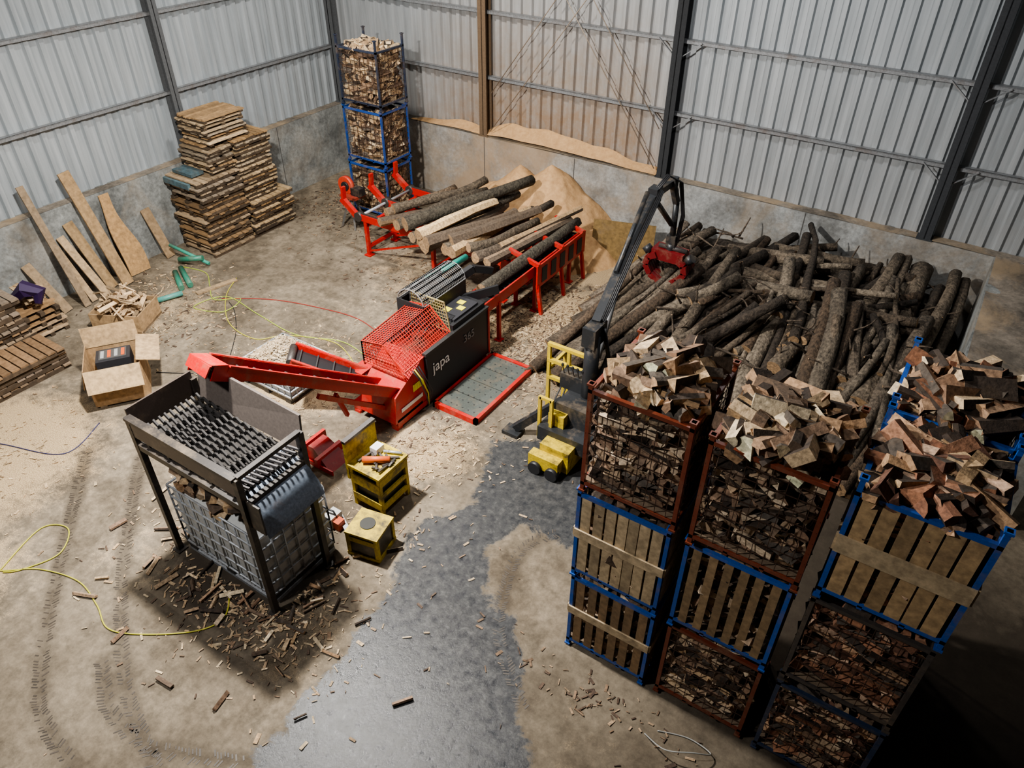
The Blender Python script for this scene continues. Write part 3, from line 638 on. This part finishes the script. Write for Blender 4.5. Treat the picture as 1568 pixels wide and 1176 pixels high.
m=MB(); R=Euler((0,0,math.radians(12))).to_matrix(); c=Vector((9.12,-9.42,0))
m.box(c+Vector((0,0,.2)),(.42,.40,.36),P,(.04,.035,.022),R); m.box(c+Vector((0,0,.40)),(.46,.44,.03),GY,YEL,R); m.tube(c+Vector((-.02,0,.415)),c+Vector((-.02,0,.425)),.10,PL,(.015,.015,.01),18)
m.box(c+Vector((0,0,.03)),(.46,.44,.05),GY,YEL,R)
for sx in (-1,1):
    for sy in (-1,1): m.box(c+R@Vector((sx*.2,sy*.19,.2)),(.05,.05,.4),GY,YEL,R)
m.box(c+R@Vector((.0,-.2,.3)),(.4,.02,.08),GY,YEL,R)
m.obj("ballast_block")
m=MB(); m.add([(7.15,-8.75,0),(7.75,-8.75,0),(7.75,-8.35,0),(7.15,-8.35,0),(7.3,-8.7,.28),(7.4,-8.7,.28),(7.4,-8.4,.28),(7.3,-8.4,.28)],[(0,3,2,1),(0,1,5,4),(1,2,6,5),(2,3,7,6),(3,0,4,7),(4,5,6,7)],P,(.25,.013,.013))
m.bb(7.1,7.8,-8.77,-8.75,0,.08,P,RED); m.bb(7.5,7.56,-8.8,-8.3,.05,.2,P,RED); m.bb(7.2,7.25,-8.8,-8.3,0,.28,P,RED); m.obj("wheel_chock")
m=MB(); m.bb(8.35,8.5,-9.5,-9.3,.0,.18,PL,(.45,.45,.43)); m.beam((8.45,-9.3,.06),(8.85,-9.5,.05),.07,.015,S,GALV); m.bb(8.5,8.6,-9.48,-9.36,.0,.14,PL,(.5,.08,.02)); m.path([(8.36,-9.42,.15),(8.34,-9.42,.24),(8.46,-9.4,.24),(8.5,-9.4,.15)],.014,PL,BLACK,6); m.obj("chainsaw")
m=MB(); a=math.radians(55); R=Euler((0,0,a)).to_matrix(); c=Vector((3.58,-9.17,0)); CB=(.42,.27,.14)
w=.8; d=.76; h=.66; t=.012
m.box(c+Vector((0,0,.06)),(w,d,.03),BD,CB,R)
for s_ in (-1,1):
    m.box(c+R@Vector((0,s_*d/2,h/2+.04)),(w,t,h),BD,CB,R); m.box(c+R@Vector((s_*w/2,0,h/2+.04)),(t,d,h),BD,CB,R)
m.box(c+R@Vector((0,-d/2-.10,h-.10)),(w,t,.36),BD,(.55,.385,.215),R@Euler((math.radians(-32),0,0)).to_matrix())
m.box(c+R@Vector((w/2+.13,0,h+.06)),(.34,d,t),BD,(.50,.345,.195),R@Euler((0,math.radians(15),0)).to_matrix())
m.box(c+R@Vector((-w/2-.03,0,h-.1)),(t,d,.34),BD,CB,R@Euler((0,math.radians(12),0)).to_matrix())
m.box(c+R@Vector((0,d/2+.02,h+.18)),(w,t,.34),BD,(.48,.33,.18),R@Euler((math.radians(-10),0,0)).to_matrix())
m.box(c+R@Vector((.0,.1,h-.12)),(.5,.36,.22),PL,(.03,.03,.035),R); m.box(c+R@Vector((0,.1,h-.005)),(.40,.26,.02),PL,(.08,.08,.08),R)
for k in range(4): m.box(c+R@Vector((-.15+.1*k,.1,h+.008)),(.05,.2,.01),PL,(.65,.12,.03) if k%2 else (.35,.35,.35),R)
for s_ in(-1,1): m.box(c+R@Vector((s_*.3,0,.03)),(.1,d,.06),BD,(.4,.3,.2),R)
m.obj("cardboard_box")

# ------------------------------------------------------------ pallets and boards
def pallets(m,x0,x1,y0,y1,z0,z1,axis='x',col=(.52,.40,.25),step=.11,ns=8,j=.05):
    z=z0
    while z<z1-.02:
        jx,jy=U(-j,j),U(-j,j); c=vc(random.choice((col,col,(col[0]*.70,col[1]*.60,col[2]*.48),(col[0]*.72,col[1]*.78,col[2]*.9))),.22); dk=(.07,.048,.03)  # dark runner colour paints the shade in the gaps between layers
        for i in range(3):
            if axis=='x':
                y=y0+.05+(y1-y0-.1)*i/2; m.bb(x0+jx,x1+jx,y-.04+jy,y+.04+jy,z,z+step-.04,BD,vc(dk,.3))
            else:
                x=x0+.05+(x1-x0-.1)*i/2; m.bb(x-.04+jx,x+.04+jx,y0+jy,y1+jy,z,z+step-.04,BD,vc(dk,.3))
        for i in range(ns):
            if rnd()<.03: continue
            if axis=='x':
                x=x0+(x1-x0)*(i+.5)/ns; s_=(x1-x0)/ns*.42; m.bb(x-s_+jx,x+s_+jx,y0+jy+U(-.04,.04),y1+jy+U(-.04,.04),z+step-.04,z+step-.012,BD,vc(c,.25))
            else:
                y=y0+(y1-y0)*(i+.5)/ns; s_=(y1-y0)/ns*.42; m.bb(x0+jx+U(-.04,.04),x1+jx+U(-.04,.04),y-s_+jy,y+s_+jy,z+step-.04,z+step-.012,BD,vc(c,.25))
        z+=step
m=MB()
pallets(m,.16,1.15,-5.35,-4.28,0,1.6,'y',(.40,.29,.18),.10)
pallets(m,.16,1.17,-4.22,-3.08,0,.8,'y',(.52,.365,.20),.10)
pallets(m,.16,1.10,-4.25,-3.34,.8,2.1,'y',(.52,.375,.215),.085)
pallets(m,.16,1.0,-4.78,-3.78,2.1,2.65,'x',(.54,.40,.245),.075,9)
m.bb(.12,.9,-5.40,-5.34,1.45,1.56,BD,(.09,.15,.17)); m.bb(.2,.8,-5.2,-4.9,1.62,1.68,BD,(.07,.12,.14))
pallets(m,.2,1.05,-4.9,-4.28,1.62,2.1,'y',(.46,.34,.21),.08,6)
m.obj("pallet_stack")
m=MB(); pallets(m,.35,1.45,-10.5,-9.35,0,1.05,'y',(.40,.285,.18),.11); m.obj("pallet_stack")
m=MB(); pallets(m,1.55,2.3,-10.6,-9.3,0,.42,'y',(.38,.265,.17),.11,9); m.obj("pallet_stack")
m=MB(); pallets(m,.2,1.1,-9.25,-8.6,0,.5,'x',(.44,.31,.19),.11,9)
for k in range(14): m.beam((U(.3,.9),U(-9.1,-8.7),.55+.02*k),(U(.6,1.2),U(-9.1,-8.6),.57+.02*k),.1,.02,BD,vc((.52,.37,.22),.3))
m.path([(.85,-9.1,.8),(1.0,-9.0,.95),(1.1,-8.85,.85),(1.15,-8.95,.7)],[.10,.15,.12,.05],PL,(.03,.012,.06),7,jit=.3,smooth=False)
m.obj("pallet_stack")
def lean(name,pts,w,th,col):
    m=MB(); m.beam(pts[0],pts[1],th,w,BD,col,up=(0,1,0)); m.obj(name)
lean("leaning_board",((.72,-7.98,.02),(.05,-8.05,2.25)),.13,.03,(.30,.22,.14))
lean("leaning_board",((.62,-7.05,.02),(.06,-7.25,2.25)),.22,.04,(.40,.265,.135))
lean("leaning_board",((.50,-7.30,.02),(.05,-7.50,1.35)),.20,.03,(.38,.255,.13))
lean("leaning_board",((.72,-7.55,.02),(.05,-7.72,1.15)),.15,.03,(.48,.34,.20))
lean("leaning_board",((.66,-7.8,.02),(.05,-7.86,1.0)),.12,.03,(.44,.31,.18))
lean("leaning_board",((.60,-8.3,.02),(.05,-8.48,.9)),.18,.03,(.32,.23,.14))
lean("leaning_board",((.35,-5.85,.02),(.05,-5.95,1.05)),.2,.03,(.32,.22,.125))
m=MB(); n=12; top=[];bot=[]
for i in range(n+1):
    t=i/n; wdt=.15+.05*math.sin(t*5)+.07*(1-t)**3; off=.03*math.sin(t*7)
    top.append((t,off+wdt)); bot.append((t,off-wdt))
vs=[];O=Vector((.42,-6.62,.02)); D=Vector((.05,-6.68,1.62))-O; sd_=Vector((0,1,0)); nn=D.cross(sd_).normalized()*.025
for (t,u),(t2,u2) in zip(top,bot):
    vs+=[O+D*t+sd_*u,O+D*t+sd_*u2,O+D*t+sd_*u+nn,O+D*t+sd_*u2+nn]
fs=[]
for i in range(n):
    a=4*i; b=a+4; fs+=[(a,b,b+1,a+1),(a+2,a+3,b+3,b+2),(a,a+2,b+2,b),(a+1,b+1,b+3,a+3)]
m.add(vs,fs,BD,(.48,.295,.135)); m.obj("live_edge_slab")
m=MB(); m.beam((2.05,-6.55,.02),(2.25,-5.75,.02),.12,.03,BD,(.38,.27,.16)); m.obj("floor_plank")
m=MB(); R=Euler((0,0,math.radians(28))).to_matrix(); c=Vector((1.85,-7.9,0))
for s_ in(-1,1): m.box(c+R@Vector((0,s_*.36,.2)),(.9,.02,.36),BD,(.42,.28,.15),R); m.box(c+R@Vector((s_*.45,0,.2)),(.02,.72,.36),BD,(.42,.28,.15),R)
m.box(c+Vector((0,0,.03)),(.92,.74,.06),BD,(.4,.3,.2),R)
for k in range(110):
    p=c+Vector((U(-.38,.38),U(-.3,.3),.12+.5*rnd())); m.box(p,(U(.15,.4),U(.03,.09),.02),BD,vc((.56,.40,.24),.5),randR(.7))
m.obj("offcut_box")
m=MB()
for a,b in (((1.0,-6.1,.06),(1.75,-6.45,.06)),((1.05,-6.28,.06),(1.7,-6.62,.06)),((.85,-6.0,.16),(1.3,-5.75,.22))): m.tube(a,b,.055,P,(.04,.22,.15),12)
m.tube((1.7,-7.2,.06),(1.9,-6.75,.08),.05,P,(.10,.34,.30),12); m.tube((.5,-5.9,.35),(1.4,-5.7,.1),.035,P,(.06,.35,.26),10)
m.obj("green_pipes")
m=MB(); m.tube((2.42,-2.62,.95),(2.42,-2.52,.95),.20,P,(.60,.06,.03),22); m.tube((2.44,-2.66,.95),(2.44,-2.62,.95),.10,PL,BLACK,16)
for a in ((2.3,-2.75),(2.7,-2.75),(2.3,-2.35),(2.7,-2.35)): m.beam((a[0],a[1],0),(2.5,-2.55,.85),.04,.04,P,(.1,.1,.1))
m.bb(2.35,2.8,-2.75,-2.4,.72,.78,P,(.3,.05,.03)); m.bb(2.6,2.85,-2.65,-2.45,.78,.95,P,BLACK); m.obj("circular_saw")
m=MB(); cx0,cx1,cy0,cy1=4.95,6.15,-7.95,-6.95
m.bb(cx0,cx1,cy0,cy1,.1,.14,S,GALV)
for z in (.14,.26,.38):
    for y in (cy0,cy1): m.tube((cx0,y,z),(cx1,y,z),.016,S,(.55,.57,.6),6)
    for x in (cx0,cx1): m.tube((x,cy0,z),(x,cy1,z),.016,S,(.55,.57,.6),6)
for k in range(9):
    for y in (cy0,cy1): x=cx0+(cx1-cx0)*k/8; m.tube((x,y,.1),(x,y,.38),.012,S,(.55,.57,.6),6)
    for x in (cx0,cx1): y=cy0+(cy1-cy0)*k/8; m.tube((x,y,.1),(x,y,.38),.012,S,(.55,.57,.6),6)
for x in (cx0+.1,5.55,cx1-.1): m.bb(x-.06,x+.06,cy0,cy1,0,.1,PL,(.04,.04,.04))
m.bb(cx0+.02,cx1-.02,cy0+.02,cy1-.02,.14,.36,PL,(.55,.56,.55))
for k in range(1100):
    x=U(cx0+.05,cx1-.05); y=U(cy0+.05,cy1-.05); q=1-max(abs(x-5.55)/.6,abs(y+7.45)/.5)**2
    m.box((x,y,.37+.18*q*U(.6,1)),(U(.04,.12),U(.01,.03),.008),W,vc((.62,.49,.33),.3),randR(.5))
m.obj("wood_chip_bin")

# ------------------------------------------------------------ loose chips, cables, tracks
m=MB()
BLOCK=[(7.0,8.1,-7.6,-5.1),(8.0,8.9,-6.8,-5.0),(8.7,14.7,-5,0),(11.8,15.1,-9.4,-7.1),(4.9,6.2,-8,-6.9),(.1,1.2,-5.4,-3),(3,4.2,-9.8,-8.6),(8.35,9,-9.05,-8.35),(8.85,9.4,-9.7,-9.15),(7.1,8.9,-10.8,-9.7),(1.9,3.1,-2,-1)]
def ok(x,y): return .4<x<17 and y<-.3 and not any(a<x<b and c<y<d for a,b,c,d in BLOCK)
def scat(cx,cy,sx,sy,n,s0=.03,s1=.12,pal=((.50,.37,.23),(.42,.29,.17),(.60,.47,.305))):
    for i in range(n):
        x=random.gauss(cx,sx); y=random.gauss(cy,sy)
        if not ok(x,y): continue
        L=U(s0,s1)*U(.5,1); m.box((x,y,.006+U(0,.006)),(L,L*U(.12,.4),.005),W,vc(random.choice(pal),.3),Euler((U(-.1,.1),U(-.1,.1),U(0,6.3))).to_matrix())
BP=((.10,.065,.045),(.20,.13,.08),(.36,.25,.155))
for a in ((8.2,-10.6,.8,.5,550),(8.9,-10.8,.45,.35,200),(7.4,-4.3,.8,.5,800),(8.6,-3.8,.6,.8,800),(8.5,-7.6,.5,.4,350),(5.6,-7.4,.8,.7,700),(8.8,-9.0,.5,.4,140),(9.1,-5.0,.7,.8,500),(2.2,-7.3,.9,.6,400),(3.2,-11.2,1.0,.8,350),(7,-9,2.2,2.2,140),(1.2,-6.6,.5,.5,150)): scat(*a)
for a in ((8.4,-10.8,.7,.45,480),(8.2,-3.4,.8,.7,800),(6.5,-3.8,1.0,.5,500),(8.8,-4.6,.6,.7,600),(8.1,-7.2,.6,.5,150),(12.6,-9.7,.8,.15,110),(5.5,-3,1.3,.8,400),(2.2,-2.4,1.0,.6,350),(1.0,-1.6,.5,.6,250),(7,-10,3,2.5,140),(2.2,-7.2,.9,.6,200)): scat(*a,pal=BP)
for i in range(110):
    x=random.gauss(8.3,.8); y=random.gauss(-10.6,.5)
    if 7.1<x<8.9 and -10.8<y<-9.7: continue
    stick(m,(x,y,.03),Euler((U(0,6.3),0,U(0,6.3))).to_matrix(),U(.12,.33),U(.015,.03),SPL+SPLD)
for x,y in ((7.6,-12.0),(9.2,-11.9),(6.1,-11.0)): stick(m,(x,y,.03),Euler((0,0,U(0,3))).to_matrix(),.22,.028,SPLD)
m.obj("wood_chips")
def smooth(pts,n=10):
    P_=[Vector(p) for p in pts]; P_=[P_[0]]+P_+[P_[-1]]; out=[]
    for i in range(1,len(P_)-2):
        for k in range(n):
            t=k/n; a,b,c,d=P_[i-1:i+3]
            out.append(.5*((2*b)+(c-a)*t+(2*a-5*b+4*c-d)*t*t+(3*b-a-3*c+d)*t**3))
    out.append(P_[-2]); return out
def hose(name,pts,r,col):
    m=MB(); m.path(smooth([(p[0],p[1],r+.003) if len(p)<3 else p for p in pts]),r,PL,col,6); m.obj(name)
YG=(.50,.47,.06)
hose("air_hose",[(4.9,-12.6),(5.54,-12.26),(5.92,-11.98),(6.49,-11.82),(7.0,-11.9),(7.4,-12.02),(7.8,-11.85),(8.27,-11.49),(8.4,-11.2),(8.2,-10.95),(8.06,-10.95)],.009,YG)
hose("air_hose",[(5.54,-12.26),(5.3,-11.6),(5.6,-11.4),(5.9,-11.7),(5.75,-12.1),(5.6,-12.25)],.009,YG)
hose("extension_cable",[(.9,-6.0),(1.5,-5.9),(2.0,-6.2),(2.5,-6.5),(2.9,-6.2),(3.0,-6.7),(2.4,-6.9),(2.6,-6.3),(3.6,-6.4),(4.7,-6.5),(5.6,-6.2),(6.5,-6.4)],.009,(.40,.50,.07))
hose("extension_cable",[(2.2,-5.7),(2.6,-6.3),(3.4,-6.9),(4.2,-7.0),(4.6,-6.6),(5.5,-6.3),(6.4,-6.7)],.009,YG)
hose("power_cable",[(2.6,-6.4),(3.4,-5.9),(4.4,-5.6),(5.4,-5.5),(6.6,-5.9)],.008,(.35,.04,.03))
hose("power_cable",[(3.6,-8.6),(4.4,-8.0),(3.9,-7.2),(3.2,-6.6),(2.8,-6.4)],.007,(.03,.03,.03))
hose("power_cable",[(2.3,-11.4),(3.2,-11.0),(4.2,-10.6),(4.0,-9.9)],.007,(.04,.04,.12))
hose("wire_loop",[(13.1,-9.75),(13.35,-9.85,.12),(13.6,-9.75,.16),(13.75,-9.6,.05),(13.5,-9.55),(13.2,-9.65)],.007,(.3,.3,.28))
m=MB()
def track(pts,w=.17):
    pts=smooth([(a,b,0) for a,b in pts],60); acc=0
    for a,b in zip(pts,pts[1:]):
        acc+=(b-a).length
        if acc>.032:
            acc=0; dr=(b-a).normalized(); s2=Vector((-dr.y,dr.x,0)); ang=math.atan2(dr.y,dr.x)
            for s_ in (-1,1):
                if rnd()<.3: continue
                m.box(a+s2*s_*w*U(.2,.34)+Vector((0,0,.002))+dr*(.015 if s_>0 else 0),(.010+.008*rnd(),w*U(.2,.5),.001),PL,vc((.065,.052,.04),.3),Euler((0,0,ang+s_*.45)).to_matrix())
for t_ in TRACKS: track(t_)
m.obj("tyre_tracks")

# ------------------------------------------------------------ lights
def area(loc,p,size,col=(1,1,1),target=None):
    l=bpy.data.lights.new("key_fill_light",'AREA'); l.shape='DISK'; l.size=size; l.energy=p; l.color=col
    o=bpy.data.objects.new("key_fill_light",l); SC.collection.objects.link(o); o.location=loc
    d=Vector(target)-Vector(loc) if target else Vector((0,0,-1)); o.rotation_euler=d.to_track_quat('-Z','Y').to_euler()
area((7.2,-9.3,6.9),1380,.35,(1,.965,.91),(6.9,-8.0,0))
area((3.9,-4.0,7.8),360,.5,(1,.96,.90),(4.8,-3.0,0))  # added fill, brightens the log deck and left wall corner
area((11.0,-4.5,7.8),150,.5,(.98,.98,1),(11.0,-3.5,0))  # added fill over the log pile
area((7.5,-13.8,8.0),400,.5,(.99,.98,.98),(11.3,-9.0,0))  # added fill towards the crates, kept left so their shadow stays dark
w=bpy.data.worlds.new("world"); SC.world=w; w.use_nodes=True; w.node_tree.nodes["Background"].inputs[0].default_value=(.55,.6,.7,1); w.node_tree.nodes["Background"].inputs[1].default_value=.015

# ------------------------------------------------------------ camera
cd=bpy.data.cameras.new("camera"); cam=bpy.data.objects.new("camera",cd); SC.collection.objects.link(cam); SC.camera=cam
yaw,pitch,roll,f=2.1439,.6542,.008,1141.03
fw=Vector((math.cos(pitch)*math.cos(yaw),math.cos(pitch)*math.sin(yaw),-math.sin(pitch))); r=Vector((math.sin(yaw),-math.cos(yaw),0)); u=r.cross(fw)
r2=r*math.cos(roll)+u*math.sin(roll); u2=u*math.cos(roll)-r*math.sin(roll)
M=Matrix((r2,u2,-fw)).transposed().to_4x4(); M.translation=Vector((14.0449,-13.7741,7.5)); cam.matrix_world=M
cd.sensor_width=36; cd.sensor_fit='HORIZONTAL'; cd.lens=36*f/1568; cd.clip_start=.05
